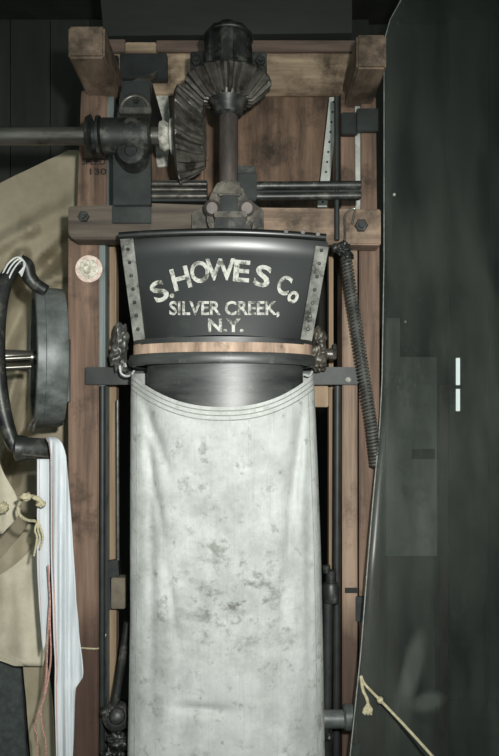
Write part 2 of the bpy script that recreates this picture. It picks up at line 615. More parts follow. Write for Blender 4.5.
# rail
obj('cross_rail', prism([(68, 206), (150, 204), (150, 239), (72, 239), (68, 233)], -0.058, -0.002), M['greyrail'], fr, bevel=0.003, label='dark oily left part of the crosswise rail')
obj('cross_rail', prism([(150.2, 203), (246, 206), (246, 240), (150.2, 239)], -0.054, -0.002), M['greyrail'], fr, bevel=0.002, label='middle part of the crosswise rail behind the yoke')
obj('cross_rail', prism([(246.3, 207), (381, 209), (381, 245), (246.3, 243)], -0.058, -0.002), M['rail'], fr, bevel=0.003, label='lighter right part of the crosswise rail')
hexbolt('bolt_head', pt(84, 217, -0.058), ps(5.5), fr, M['iron'])
hexbolt('bolt_head', pt(361, 226, -0.058), ps(6.5), fr, M['iron'])
# top beam
obj('top_beam', pbox(98, 358, 52, 95, 0.165, 0.24), M['beam'], fr, bevel=0.003)
obj('moulding', pbox(98, 125, 39, 52, 0.155, 0.24), M['moulding'], fr, bevel=0.002)
obj('moulding', pbox(125.3, 156, 42, 52, 0.157, 0.24), M['beam'], fr, bevel=0.002)
obj('moulding', pbox(156.3, 356, 40, 51.5, 0.155, 0.24), M['moulding'], fr, bevel=0.002)
obj('beam_end', prism([(68, 25.5), (104.5, 25.5), (104.5, 57.5), (68, 57.5)], -0.08, 0.16), M['beam_end'], fr, bevel=0.005)
obj('beam_end', prism([(356.5, 34), (386.5, 34), (386.5, 68), (356.5, 68)], -0.08, 0.16), M['beam_end'], fr, bevel=0.005)
# board panel behind the gears
bm = B()
for i, (x0, x1) in enumerate([(112, 204), (204, 343)]):
    pbox(x0 + 0.3, x1 - 0.3, 92, 250, 0.175 + 0.002 * (i % 2), 0.20, bm)
obj('back_board', bm, M['panelwood'], fr, bevel=0.0015)
obj('paint_patch', prism([(156, 96), (168, 95), (170, 118), (168, 166), (157, 167), (154, 130)], 0.168, 0.1745), M['grease'], fr, label='whitish paint patch on the boards')
# stencil and seal on the left post
def text_bm(s, size_px, x_px, y_px, fn, bold=0.0, extrude=0.15, align='CENTER', rot=0.0, sx=1.0):
    """letters laid out in photo pixels (baseline at x,y), each vertex placed by fn(px,py,dy)"""
    cu = bpy.data.curves.new('lettering', 'FONT')
    cu.body = s
    cu.size = size_px
    cu.offset = bold
    cu.align_x = align
    cu.resolution_u = 4
    t = bpy.data.objects.new('lettering', cu)
    C.objects.link(t)
    dg = bpy.context.evaluated_depsgraph_get()
    me = bpy.data.meshes.new_from_object(t.evaluated_get(dg))
    bm = B()
    bm.from_mesh(me)
    bpy.data.objects.remove(t)
    bpy.data.curves.remove(cu)
    bmesh.ops.triangulate(bm, faces=bm.faces[:])
    ca, sa = math.cos(rot), math.sin(rot)
    for v in bm.verts:
        X, Yv = v.co.x * sx, v.co.y
        v.co = fn(x_px + X * ca - Yv * sa, y_px - (X * sa + Yv * ca))
    return bm


def merge(dst, src):
    me = bpy.data.meshes.new('tmp')
    src.to_mesh(me)
    src.free()
    dst.from_mesh(me)
    bpy.data.meshes.remove(me)


fn = lambda x, y: pt(x, y, 0.1035)
bm = B()
merge(bm, text_bm('SPEED', 9.2, 93.5, 164.6, fn, bold=0.2, sx=0.98))
merge(bm, text_bm('130', 8.6, 97, 174.5, fn, bold=0.2, sx=1.5))
obj('stencil_lettering', bm, M['ink'], fr, label='black stencilled lettering')
bm = B()
c = pt(89, 269, 0)
lathe(bm, c + Vector((0, 0.001, 0)), c + Vector((0, -0.003, 0)), [(0, ps(13.5)), (0.0028, ps(13.5))], 40)
sk = obj('round_seal', bm, M['sticker'], fr, label='worn pink and white round seal')
bm = B()
lathe(bm, c + Vector((-0.001, -0.0015, 0)), c + Vector((-0.001, -0.006, 0)), [(0, ps(9.8)), (0.0022, ps(9.5))], 32, wob=lambda t, a: 1 + 0.06 * math.sin(5 * a) + 0.05 * math.sin(9 * a + 1))
obj('seal_centre', bm, M['sticker_in'], sk)
# straps of iron that belong to the frame
obj('iron_strap', pbox(108, 118, 55, 80, 0.15, 0.165), M['flatiron'], fr, bevel=0.002)
obj('iron_strap', pbox(120, 167, 53, 79, 0.14, 0.165), M['flatiron'], fr, bevel=0.002, label='flat black iron plate on the top beam')
bm = pbox(357, 378.5, 108, 131, 0.085, 0.1)
pbox(341.5, 358, 112, 134, 0.10, 0.12, bm)
st = obj('iron_strap', bm, M['flatiron'], fr, bevel=0.002, label='black iron strap around the right upper post')
obj('iron_strap', pbox(112, 151, 203, 223, -0.066, -0.0585), M['flatiron'], fr, bevel=0.0015, label='black iron plate on the rail')
obj('iron_strap', prism([(118, 83), (123, 96), (155, 74), (157, 71), (140, 77), (126, 84)], 0.12, 0.135), M['gear'], fr, label='bent light metal bracket under the top beam')
obj('iron_strap', pbox(356, 369, 597, 622, -0.008, 0.006), M['flatiron'], fr, bevel=0.002)
obj('iron_strap', pbox(345, 358, 588, 593, -0.004, -0.0002), M['slot'], fr)  # dark strip laid on the post in place of a shaded notch
hexbolt('bolt_head', pt(367, 576, 0.006), ps(3), fr, M['flange'])
hexbolt('bolt_head', pt(348, 380, -0.022), ps(3.2), fr, M['flange'], h=0.004)
# black crossbar in front of the posts
obj('cross_bar', pbox(85, 359, 367, 384.5, -0.022, -0.0005), M['flatiron'], fr, bevel=0.002, label='black iron crossbar at the spout')
obj('wood_block', pbox(303, 328.5, 386, 407, 0.0, 0.06), M['tanboard'], fr, bevel=0.002)
obj('wood_block', pbox(111, 125, 578, 609, 0.02, 0.06), M['dullboard'], fr, bevel=0.002, label='dull grey-brown block on the inner board')
obj('iron_strap', prism([(105, 562), (118, 560), (119, 576), (110, 578), (111, 609), (105, 611)], 0.03, 0.055), M['flatiron'], fr, label='small iron clip over the block')
# small tuft of string tied on the left post
bm = B()
tube(bm, smoothpts([pt(67, 647, -0.003), pt(82, 648, -0.004), pt(98, 648.5, -0.004), pt(101, 645, -0.003), pt(106, 634, 0.0)]), 0.0022, 6)
obj('yellow_thread', bm, M['twine'], label='yellow thread tied round the left timber post low down', cat='thread', smooth=True)

# ------------------------------------------------------------------ long rods beside the posts
def rod(name, pts, r, m, label, cat='rod', n=14):
    bm = B()
    tube(bm, [Vector(p) for p in pts], r, n)
    return obj(name, bm, m, label=label, cat=cat, smooth=True)


rod('iron_rod', [pt(102.5, 386, -0.012), pt(102, 790, -0.012)], ps(3.0), M['flatiron'], 'thin dark iron rod hanging below the left end of the black crossbar')
rod('iron_rod', [pt(336.6, 97, -0.075), pt(337, 240, -0.075)], ps(2.6, -.075), M['flatiron'], 'thin dark rod between the pale punched strip and the right upper post')
rod('iron_rod', [pt(337.5, 386, -0.012), pt(336, 780, -0.012)], ps(3.6), M['flatiron'], 'dark iron rod along the inner edge of the right post')
rod('iron_rod', [pt(117.5, 400, 0.03), pt(118, 560, 0.03)], ps(1.6), M['spring'], 'thin grey-green wire rod beside the tan inner board on the left')
# pale punched strip
bm = B()
st0, st1 = pt(334, 96, 0.10), pt(322, 206, 0.10)
prism([(329.5, 97), (339, 97), (327, 207), (317.5, 207)], 0.10, 0.104, bm)
ps_ = thing('punched_strip', 'pale metal strip with a row of holes leaning on the boards behind the gears', 'metal strip', pt(322, 207, 0.10))
obj('strip', bm, M['strip'], ps_, bevel=0.0006)
for i in range(11):
    bm = B()
    t = (i + 0.5) / 11
    c = pt(334.2 - 12 * t, 97 + 110 * t, 0.10)
    cyl(bm, c + Vector((0, 0.0002, 0)), c - Vector((0, 0.0008, 0)), ps(1.2), 10)
    obj('hole', bm, M['slot'], ps_)

# ------------------------------------------------------------------ bevel gears, shafts and bearings
GY = -0.10


def bevel_gear(p, axis, R, r, h, teeth, back, depth, twist=0.0):
    """teeth on the cone from radius R (at p) to r (at p + axis*h); solid back behind p"""
    bm = B()
    axis = Vector(axis).normalized()
    u, v = frame_of(axis)
    n = teeth * 8
    prof = [(-back, R * 0.55, 0), (-back, R * 0.90, 0), (-back * 0.35, R * 1.0, 0), (0, R, 1), (h * 0.5, (R + r) / 2, 1), (h, r, 1), (h, r * 0.80, 0), (h * 0.75, r * 0.6, 0)]
    rings = []
    nd = Vector((h, R - r)).normalized()
    for t, rad, tooth in prof:
        ring = []
        for i in range(n):
            a = 2 * math.pi * i / n
            ph = (i % 8) / 8
            w_ = {0: 1, 1: 1, 2: 1, 3: 0.35, 4: 0, 5: 0, 6: 0, 7: 0.35}[i % 8]
            k = (w_ - 1) * depth * (rad / R) if tooth else 0
            aa = a + (twist * t / h if tooth else 0)
            pos = p + axis * (t + k * nd.y) + (u * math.cos(aa) + v * math.sin(aa)) * (rad + k * nd.x)
            ring.append(bm.verts.new(pos))
        rings.append(ring)
    for A, Bq in zip(rings, rings[1:]):
        for i in range(n):
            bm.faces.new((A[i], A[(i + 1) % n], Bq[(i + 1) % n], Bq[i]))
    bm.faces.new(rings[0][::-1])
    bm.faces.new(rings[-1])
    return bm


# upright spindle with crown gear
sp = thing('gear_spindle', 'upright dark spindle with a wide toothed gear wheel facing down under the domed bearing', 'gear', pt(228.5, 200, GY))
c = pt(228, 86, GY)
obj('toothed_wheel', bevel_gear(c, (0, 0, -1), ps(43.5, GY), ps(25, GY), ps(16, GY), 22, ps(6, GY), ps(8, GY)), M['gear'], sp)
bm = B()
c = pt(228, 93, GY)
lathe(bm, c, c - Vector((0, 0, 1)), [(0, ps(21, GY)), (ps(9, GY), ps(20, GY)), (ps(13, GY), ps(16, GY)), (ps(22, GY), ps(14.5, GY)), (ps(24, GY), ps(12, GY))], 32)
obj('hub', bm, M['iron'], sp, smooth=True)
bm = B()
cyl(bm, pt(228.5, 50, GY), pt(228.5, 192, GY), ps(9.5, GY), 28)
obj('shaft', bm, M['vshaft'], sp, smooth=True)

# line shaft with pinion
ls = thing('gear_shaft', 'horizontal steel shaft from the left edge ending in an upright toothed gear wheel', 'gear', pt(100, 160, GY))
bm = B()
cyl(bm, pt(-60, 136, GY), pt(180, 136, GY), ps(8.6, GY), 28)
obj('shaft', bm, M['shaft'], ls, smooth=True)
c = pt(181, 135.5, GY)
obj('toothed_wheel', bevel_gear(c, (1, 0, 0), ps(46, GY), ps(31, GY), ps(24, GY), 22, ps(4, GY), ps(6.5, GY), 0.34), M['gear'], ls)
bm = B()
c = pt(160, 136, GY)
lathe(bm, c, c + Vector((1, 0, 0)), [(0, ps(13, GY)), (ps(4, GY), ps(15, GY)), (ps(9, GY), ps(12, GY)), (ps(11, GY), ps(17, GY)), (ps(17, GY), ps(18, GY)), (ps(19, GY), ps(20, GY))], 32,
      wob=lambda t, a: 1 + 0.05 * math.sin(3 * a + 60 * t))
obj('hub', bm, M['grease'], ls, smooth=True, label='hub caked with pale grease')

# left bearing bracket
lb = thing('shaft_bearing', 'black cast bearing bracket holding the horizontal shaft on the left of the frame', 'bearing', pt(132, 203, -0.09))
obj('bracket_plate', prism([(120, 92), (128, 84), (150, 84), (151, 205), (113, 205), (113, 150)], -0.078, -0.059), M['flatiron'], lb, bevel=0.002)
obj('bracket_arm', prism([(122, 80), (152, 80), (151, 100), (120, 100)], -0.058, 0.14), M['flatiron'], lb, bevel=0.003)
bm = B()
cyl(bm, pt(101, 136, GY), pt(152, 136, GY), ps(17, GY), 32)
obj('housing', bm, M['iron'], lb, smooth=True)
bm = B()
lathe(bm, pt(87, 136, GY), pt(102, 136, GY), [(0, ps(11, GY)), (ps(1, GY), ps(18, GY)), (ps(5, GY), ps(20, GY)), (ps(7, GY), ps(14, GY)), (ps(10, GY), ps(14, GY)), (ps(11, GY), ps(19, GY)), (ps(14, GY), ps(19, GY))], 32)
obj('collar', bm, M['iron'], lb, smooth=True)
bm = B()
Yq = GY - 0.042
c = pt(131, 127, Yq + 0.01)
lathe(bm, c + Vector((0, 0.03, 0)), c - Vector((0, 1, 0)), [(0, ps(11, Yq)), (0.03, ps(10, Yq)), (0.034, ps(8.6, Yq)), (0.036, ps(5, Yq)), (0.030, ps(4.2, Yq))], 24)
obj('oil_cup', bm, M['gear'], lb, smooth=True)
bm = B()
c = pt(134, 158, -0.078)
lathe(bm, c + Vector((0, 0.0, 0)), c - Vector((0, 1, 0)), [(0, ps(15)), (0.035, ps(15)), (0.044, ps(12)), (0.046, ps(6)), (0.042, ps(5))], 32)
obj('boss', bm, M['iron'], lb, smooth=True)
bm = B()
c = pt(135, 106, -0.10)
tube(bm, [pt(135 + 14.5 * math.cos(a), 111 - 15 * math.sin(a), -0.085) for a in [math.pi * i / 16 for i in range(17)]], ps(2.4), 10)
obj('cap_rim', bm, M['gear'], lb, smooth=True)
obj('cap', prism([(119, 112)] + [(135 + 14 * math.cos(a), 110 - 14 * math.sin(a)) for a in [math.pi * (1 - i / 12) for i in range(13)]] + [(151, 112)], -0.088, -0.075), M['iron'], lb, bevel=0.001)
obj('cap_lip', pbox(119, 151, 107, 113, -0.10, -0.078), M['gear'], lb, bevel=0.002)
hexbolt('bolt_head', pt(136, 101, -0.088), ps(3), lb, M['iron'])

# domed top bearing
tb = thing('domed_bearing', 'domed black cast bearing at the top centre bolted to the top beam', 'bearing', pt(228, 72, -0.02))
bm = B()
c = pt(228.5, 76, GY)
R = ps(25, GY)
lathe(bm, c, c + Vector((0, 0, 1)), [(0, R * 0.98), (ps(20, GY), R), (ps(32, GY), R * 0.98), (ps(40, GY), R * 0.90), (ps(46, GY), R * 0.72), (ps(50, GY), R * 0.4), (ps(51, GY), R * 0.1)], 96,
      wob=lambda t, a: 1 - 0.10 * max(0, math.cos(6 * (a + 0.05))) ** 0.5)
obj('dome', bm, M['iron'], tb, smooth=True)
bm = B()
tube(bm, [pt(228.5 + 24 * math.cos(a), 39 + 0 * a, GY) + Vector((0, -ps(24, GY) * math.sin(a), 0)) for a in [2 * math.pi * i / 40 for i in range(40)]], ps(1.3), 8)
obj('dome_ring', bm, M['iron'], tb, smooth=True)
for s in (-1, 1):
    x0, x1 = (190, 206) if s < 0 else (251, 267)
    obj('flange', pbox(x0, x1, 51, 74, -0.07, 0.0), M['iron'], tb, bevel=0.003)
    hexbolt('bolt_head', pt((x0 + x1) / 2 + s * 1.5, 62, -0.07), ps(5), tb, M['iron'], h=0.01)
obj('bracket', pbox(205, 252, 44, 76, -0.03, 0.154), M['flatiron'], tb, bevel=0.003)

# yoke at the lower end of the spindle
YY = -0.135
yk = thing('spindle_yoke', 'oily cast iron yoke at the foot of the upright spindle above the black hopper', 'casting', pt(231, 236, -0.1))
obj('body', prism([(207, 222), (206, 205), (212, 196), (214, 186), (219, 181), (229, 179), (239, 181), (243, 187), (245, 197), (252, 205), (253, 222), (248, 233), (212, 233)], -0.135, -0.08), M['greasy'], yk, bevel=0.004)
bm = B()
cyl(bm, pt(212, 208, -0.15), pt(212, 208, -0.11), ps(7.5), 20, 0.006)
obj('lug', bm, M['vshaft'], yk, smooth=True)
bm = B()
cyl(bm, pt(247, 208, -0.15), pt(247, 208, -0.11), ps(7.5), 20, 0.006)
obj('lug', bm, M['vshaft'], yk, smooth=True)
obj('cap', prism([(217, 195), (218, 186), (223, 181), (236, 181), (241, 186), (242, 195)], -0.152, -0.10), M['greasy'], yk, bevel=0.004)
obj('block', pbox(215, 246, 216, 234, -0.165, -0.12), M['iron'], yk, bevel=0.004)
obj('lip', pbox(214, 247, 211, 217, -0.172, -0.13), M['greasy'], yk, bevel=0.002)
obj('stem', pbox(221, 238, 194, 214, -0.155, -0.12), M['flatiron'], yk, bevel=0.004)
obj('foot', prism([(192, 212), (208, 204), (209, 237), (192, 237)], -0.085, -0.06), M['greasy'], yk, bevel=0.003)
obj('foot', prism([(250, 200), (264, 210), (264, 237), (249, 237)], -0.085, -0.06), M['greasy'], yk, bevel=0.003)
obj('foot_bridge', pbox(205, 252, 206, 232, -0.082, -0.06), M['greasy'], yk, bevel=0.002)

# sliding guide rods
gr = thing('guide_rods', 'pair of horizontal black rods held by a block right of the upright spindle', 'rod', pt(300, 200, -0.085))
for yy, rr in ((185, 4.0), (195.5, 3.6)):
    bm = B()
    cyl(bm, pt(256, yy + 1, -0.085), pt(361, yy, -0.085), ps(rr), 18)
    obj('rod', bm, M['iron'], gr, smooth=True)
obj('rod_plate', pbox(252, 361, 181, 199, -0.078, -0.066), M['flatiron'], gr, bevel=0.002)
obj('block', pbox(238, 257, 172, 200, -0.10, -0.062), M['flatiron'], gr, bevel=0.003)
obj('block_cap', pbox(237, 256, 165.5, 173, -0.105, -0.06), M['iron'], gr, bevel=0.002)
gr2 = thing('guide_rods', 'pair of horizontal grey slide bars left of the spindle yoke', 'rod', pt(180, 200, -0.085))
for yy, rr in ((184, 2.6), (189.5, 2.4), (196, 2.6)):
    bm = B()
    cyl(bm, pt(150, yy, -0.05), pt(207, yy, -0.05), ps(rr), 14)
    obj('rod', bm, M['gear'], gr2, smooth=True)
obj('rod_plate', pbox(150, 207, 180, 201, -0.045, -0.02), M['flatiron'], gr2, bevel=0.001)

# ------------------------------------------------------------------ hopper (spout head)
hp = thing('packer_hopper', 'black painted tapering hopper lettered S. HOWES Co SILVER CREEK, N.Y. with grey riveted edges', 'hopper', pt(222, 404, -0.13))


def lerp(a, b, t):
    return a + (b - a) * t


def ptop(u):
    return 236 - 4.0 * (1 - u * u) + (1.5 if u > 0 else 0) * u


def pbot(u):
    return 343 - 8 * (1 - u * u)


def HYf(u, v):
    """depth of the hopper face"""
    y = -0.125 - lerp(0.020, 0.050, v) * (1 - abs(u) ** 2.2)
    if v < 0.19:
        q = (0.19 - v) / 0.19
        y -= 0.018 * (q ** 1.6)
    return y


def uv_to_px(u, v):
    xl = lerp(119.5, 134, v)
    xr = lerp(330.5, 311.5, v)
    if v < 0.10:      # rounded upper right corner
        xr -= 5 * (1 - v / 0.10) ** 2
    return lerp(xl, xr, (u + 1) / 2), lerp(ptop(u), pbot(u), v)


def px_to_uv(px, py):
    u, v = 0, 0.5
    for _ in range(12):
        v = (py - ptop(u)) / (pbot(u) - ptop(u))
        xl = lerp(119.5, 134, v); xr = lerp(330.5, 311.5, v)
        u = 2 * (px - xl) / (xr - xl) - 1
    return u, v


def hop_pt(u, v, off=0.0):
    px, py = uv_to_px(u, v)
    return pt(px, py, HYf(u, v) - off)


def hop_from_px(px, py, off=0.0):
    u, v = px_to_uv(px, py)
    return pt(px, py, HYf(max(-1, min(1, u)), max(0, v)) - off)


def hop_patch(u0f, u1f, v0, v1, off, thick, nu=36, nv=26):
    bm = B()
    front, back = [], []
    for j in range(nv + 1):
        v = lerp(v0, v1, j / nv)
        fr_, bk = [], []
        for i in range(nu + 1):
            u = lerp(u0f(v), u1f(v), i / nu)
            p = hop_pt(u, v, off)
            fr_.append(bm.verts.new(p))
            bk.append(bm.verts.new(p + Vector((0, thick(u, v) if callable(thick) else thick, 0))))
        front.append(fr_)
        back.append(bk)
    for j in range(nv):
        for i in range(nu):
            f = bm.faces.new((front[j][i], front[j][i + 1], front[j + 1][i + 1], front[j + 1][i])); f.smooth = True
            bm.faces.new((back[j][i], back[j + 1][i], back[j + 1][i + 1], back[j][i + 1]))
    for j in range(nv):
        bm.faces.new((front[j][0], front[j + 1][0], back[j + 1][0], back[j][0]))
        bm.faces.new((front[j][nu], back[j][nu], back[j + 1][nu], front[j + 1][nu]))
    for i in range(nu):
        bm.faces.new((front[0][i], back[0][i], back[0][i + 1], front[0][i + 1]))
        bm.faces.new((front[nv][i], front[nv][i + 1], back[nv][i + 1], back[nv][i]))
    return bm


obj('front_plate', hop_patch(lambda v: -0.995, lambda v: 0.995, 0.0, 1.0, 0.0, lambda u, v: -0.066 - HYf(u, v)), M['hopper'], hp, smooth=True)
obj('edge_flange', hop_patch(lambda v: -1.0, lambda v: -0.875, 0.0, 1.0, 0.006, 0.012, 4), M['flange'], hp, smooth=True, label='worn grey riveted edge strip on the left')
obj('edge_flange', hop_patch(lambda v: 0.875, lambda v: 1.0, 0.09, 1.0, 0.006, 0.012, 4), M['flange'], hp, smooth=True, label='worn grey riveted edge strip on the right')
bm = B()
tube(bm, [hop_pt(-1 + 2 * i / 60, 0.0, 0.000) for i in range(61)], ps(3.4), 10)
obj('top_rim', bm, M['hopper'], hp, smooth=True)
for x_, y_ in ((286, 231.5), (303, 232), (318, 234)):
    bm = B(); cyl(bm, hop_from_px(x_, y_, 0.004), hop_from_px(x_, y_, 0.012), ps(2.2), 10)
    obj('bolt_head', bm, M['vshaft'], hp)
for s in (-1, 1):
    for k in range(7):
        v = 0.13 + 0.125 * k
        p = hop_pt(s * 0.935, v, 0.005)
        bm = B()
        cyl(bm, p, p - Vector((0, 0.004, 0)), ps(1.7), 10, 0.0015)
        obj('rivet', bm, M['iron'], hp)
# lettering
LF = lambda x, y: hop_from_px(x, y, 0.0012)
bm = B()
arc = [('S', 163.5, 300, 27, 26), ('.', 172.5, 297, 24, 20), ('H', 183.5, 288.5, 29, 15), ('O', 201, 282, 28, 7), ('W', 220.5, 279.5, 28, 1), ('E', 240, 281, 28, -5), ('S', 260.5, 286, 28, -12)]
arc2 = [('C', 281, 293.5, 25, -20), ('o', 290.5, 302, 23, -28)]
for ch, x_, y_, sz, rot in arc + arc2:
    w_ = {'S': 1.22, 'W': .92, 'o': .8, 'C': .72, 'E': 1.22, 'O': .82, 'H': .95}.get(ch, 1.0)
    merge(bm, text_bm(ch, sz * 1.06, x_, y_, LF, bold=0.75, rot=math.radians(rot), sx=w_))
obj('lettering', bm, M['letter'], hp, label='arched white lettering reading S. HOWES Co')
bm = B()
merge(bm, text_bm('SILVER CREEK,', 18.8, 224.5, 314.5, LF, bold=0.5, sx=0.925))
obj('lettering', bm, M['letter'], hp, label='white lettering reading SILVER CREEK,')
bm = B()
merge(bm, text_bm('N.Y.', 18, 225.5, 331.5, LF, bold=0.55, sx=1.12))
obj('lettering', bm, M['letter'], hp, label='white lettering reading N.Y.')

OC = -0.135


def oval_band(x0, x1, y0, y1, ry, r_in=0.012, bulge=0.0, drop=0.0, n=80, Yc=OC, yarc=0.0):
    """ring around the spout; px extents at its widest, y0/y1 rows at its sides"""
    cxp = (x0 + x1) / 2
    a = pt(x0, y0, Yc); b = pt(x1, y1, Yc)
    rx = (b.x - a.x) / 2
    cx_ = (a.x + b.x) / 2
    prof = [(-r_in, 0), (0, 0), (bulge, 0.5), (0, 1), (-r_in, 1)] if bulge else [(-r_in, 0), (0, 0), (0, 1), (-r_in, 1)]
    bm = B()
    rings = []
    for i in range(n):
        t = 2 * math.pi * i / n
        ring = []
        for dr, tt in prof:
            z = lerp(a.z, b.z, tt) - yarc * max(0, -math.sin(t))
            ring.append(bm.verts.new(((rx + dr) * math.cos(t) + cx_, (ry + dr) * math.sin(t) + Yc, z)))
        rings.append(ring)
    m_ = len(prof)
    for i in range(n):
        A, Bq = rings[i], rings[(i + 1) % n]
        for k in range(m_):
            bm.faces.new((A[k], Bq[k], Bq[(k + 1) % m_], A[(k + 1) % m_]))
    return bm


obj('upper_rim', oval_band(134, 312, 342, 347, 0.094), M['tube'], hp, smooth=True)
obj('wood_band', oval_band(133.5, 312.5, 346, 357, 0.092), M['bandwood'], hp, smooth=True, label='pale bare wood band around the spout')
obj('lower_rim', oval_band(130, 314, 356.5, 367, 0.098, 0.014, 0.004), M['tube'], hp, smooth=True)
obj('spout_tube', oval_band(147, 303, 366, 425, 0.083, 0.008), M['tube'], hp, smooth=True, label='dark worn metal spout ring the sack hangs from')

# castings either side of the spout
lc = thing('sack_clamp', 'lumpy grey cast clamp left of the spout above the black crossbar', 'clamp', pt(122, 372, -0.05))
bm = B()
lump(bm, pt(121, 338, -0.06), ps(7), 0.022, ps(13), 0.5, 40, 4, 1)
lump(bm, pt(118, 356, -0.06), ps(7.5), 0.022, ps(12), 0.5, 40, 4, 5)
lump(bm, pt(124, 366, -0.06), ps(6), 0.02, ps(7), 0.5, 40, 4, 9)
obj('body', bm, M['spring'], lc, smooth='all')
bm = B()
tube(bm, smoothpts([pt(120, 366, -0.085), pt(121, 373, -0.095), pt(126, 376, -0.10), pt(131, 375, -0.11), pt(134, 371, -0.12)]), 0.0025, 8)
obj('hook', bm, M['hemp'], lc, smooth=True, label='pale wire hook')
rc = thing('sack_clamp', 'lumpy dark cast clamp with a shiny bolt right of the spout', 'clamp', pt(316, 372, -0.05))
bm = B()
lump(bm, pt(318, 340, -0.05), ps(8), 0.024, ps(11), 0.5, 40, 4, 2)
lump(bm, pt(318, 355, -0.06), ps(9), 0.024, ps(11), 0.5, 40, 4, 6)
lump(bm, pt(319, 366, -0.05), ps(7), 0.022, ps(6), 0.4, 40, 4, 8)
obj('body', bm, M['greasy'], rc, smooth='all')
bm = B()
cyl(bm, pt(322, 354, -0.055), pt(334, 354, -0.055), ps(5.5), 16)
cyl(bm, pt(332, 352, -0.055), pt(336, 352, -0.055), ps(8.5), 6)
obj('bolt', bm, M['gear'], rc, smooth=True)
bm = B()
tube(bm, smoothpts([pt(312, 372, -0.095), pt(309, 376, -0.11), pt(305, 375, -0.12)]), 0.0025, 8)
obj('hook', bm, M['hemp'], rc, smooth=True)

# ------------------------------------------------------------------ canvas sack
def sack_extents(v):
    """left/right px at rows 380..800"""
    xs_l = [(372, 131), (400, 130.5), (500, 130), (620, 130), (756, 127.5), (810, 128)]
    xs_r = [(372, 313.5), (400, 315), (470, 318), (550, 321), (640, 323), (756, 325), (810, 325)]
    def f(tab):
        for (a, b), (c, d) in zip(tab, tab[1:]):
            if v <= c:
                return lerp(b, d, (v - a) / (c - a))
        return tab[-1][1]
    return f(xs_l), f(xs_r)


def sack_shape(t, v, off=0.0):
    """t around (0..1, 0.5 = front middle is sin=-1), v 0..1 down"""
    ang = 2 * math.pi * t
    cs, sn = math.cos(ang), math.sin(ang)
    e = 0.75
    ux = math.copysign(abs(cs) ** e, cs)
    uy = math.copysign(abs(sn) ** 0.9, sn)
    # mouth: the front edge droops between the two hooks
    top_front = 374 + 33 * (1 - abs(ux) ** 2.3)
    top_back = 374 - 2 * (1 - ux * ux)
    top = top_front if uy < 0 else top_back
    row = lerp(top, 800, v)
    xl, xr = sack_extents(row)
    xm, hw = (xl + xr) / 2, (xr - xl) / 2
    ry = lerp(0.100, 0.075, min(1, v * 1.4)) * (1 if v < 0.93 else max(0.15, 1 - ((v - 0.93) / 0.07) ** 2 * 0.8))
    Y = OC + uy * ry
    px = xm + ux * hw
    if uy < 0:
        q = Vector((px * 0.02, row * 0.006, 3.0))
        wv = 0.010 * noise.noise(q) + 0.005 * noise.noise(q * 2.2)
        # hanging folds that run in from the hooks
        for x0, y0, x1, y1, amp, wd in [(137, 385, 172, 480, 0.012, 5), (146, 440, 168, 560, 0.008, 4), (305, 395, 292, 520, 0.008, 4), (200, 410, 196, 470, 0.005, 6), (270, 470, 262, 540, 0.005, 6), (150, 400, 152, 760, 0.007, 5), (300, 400, 282, 640, 0.010, 6), (310, 385, 309, 760, 0.006, 4),
                                        (165, 560, 178, 650, 0.007, 5), (215, 575, 235, 620, 0.009, 4), (228, 622, 252, 612, 0.008, 4), (180, 708, 240, 712, 0.008, 5), (170, 590, 172, 640, .005, 4), (252, 560, 246, 600, .006, 5), (196, 585, 205, 612, .006, 4)]:
            dx, dy = x1 - x0, y1 - y0
            L2 = dx * dx + dy * dy
            tt = max(0, min(1, ((px - x0) * dx + (row - y0) * dy) / L2))
            d = math.hypot(px - x0 - dx * tt, row - y0 - dy * tt)
            fade = math.sin(math.pi * min(1, 0.15 + 0.85 * tt)) if tt < 1 else 0.1
            wv += 1.6 * amp * fade * math.exp(-(d / wd) ** 2)
        Y += wv * min(1, v * 8 + 0.2) * abs(uy)
    return pt(px, row, Y - off)


sk = thing('canvas_sack', 'long off-white stained canvas sack hanging open from the black spout', 'sack', pt(227, 800, OC))
bm = B()
NT, NV = 150, 150
grid = []
for j in range(NV + 1):
    v = j / NV
    grid.append([bm.verts.new(sack_shape((i + 0.5) / NT, v)) for i in range(NT)])
for j in range(NV):
    for i in range(NT):
        f = bm.faces.new((grid[j][i], grid[j][(i + 1) % NT], grid[j + 1][(i + 1) % NT], grid[j + 1][i]))
bm.faces.new(grid[-1])
bmesh.ops.recalc_face_normals(bm, faces=bm.faces[:])
obj('sack_body', bm, M['sack'], sk, smooth='all')
for vv in (0.010, 0.022, 0.034):
    bm = B()
    tube(bm, [sack_shape(t, vv, 0.0005) for t in [0.515 + 0.47 * i / 60 for i in range(61)]], 0.0011, 6)
    obj('hem_stitching', bm, M['seam'], sk, smooth=True)
for t_ in (0.568, 0.93, 0.955):
    bm = B()
    tube(bm, [sack_shape(t_, 0.03 + 0.95 * i / 80, 0.0004) for i in range(81)], 0.0010, 6)
    obj('side_seam', bm, M['seam'], sk, smooth=True)

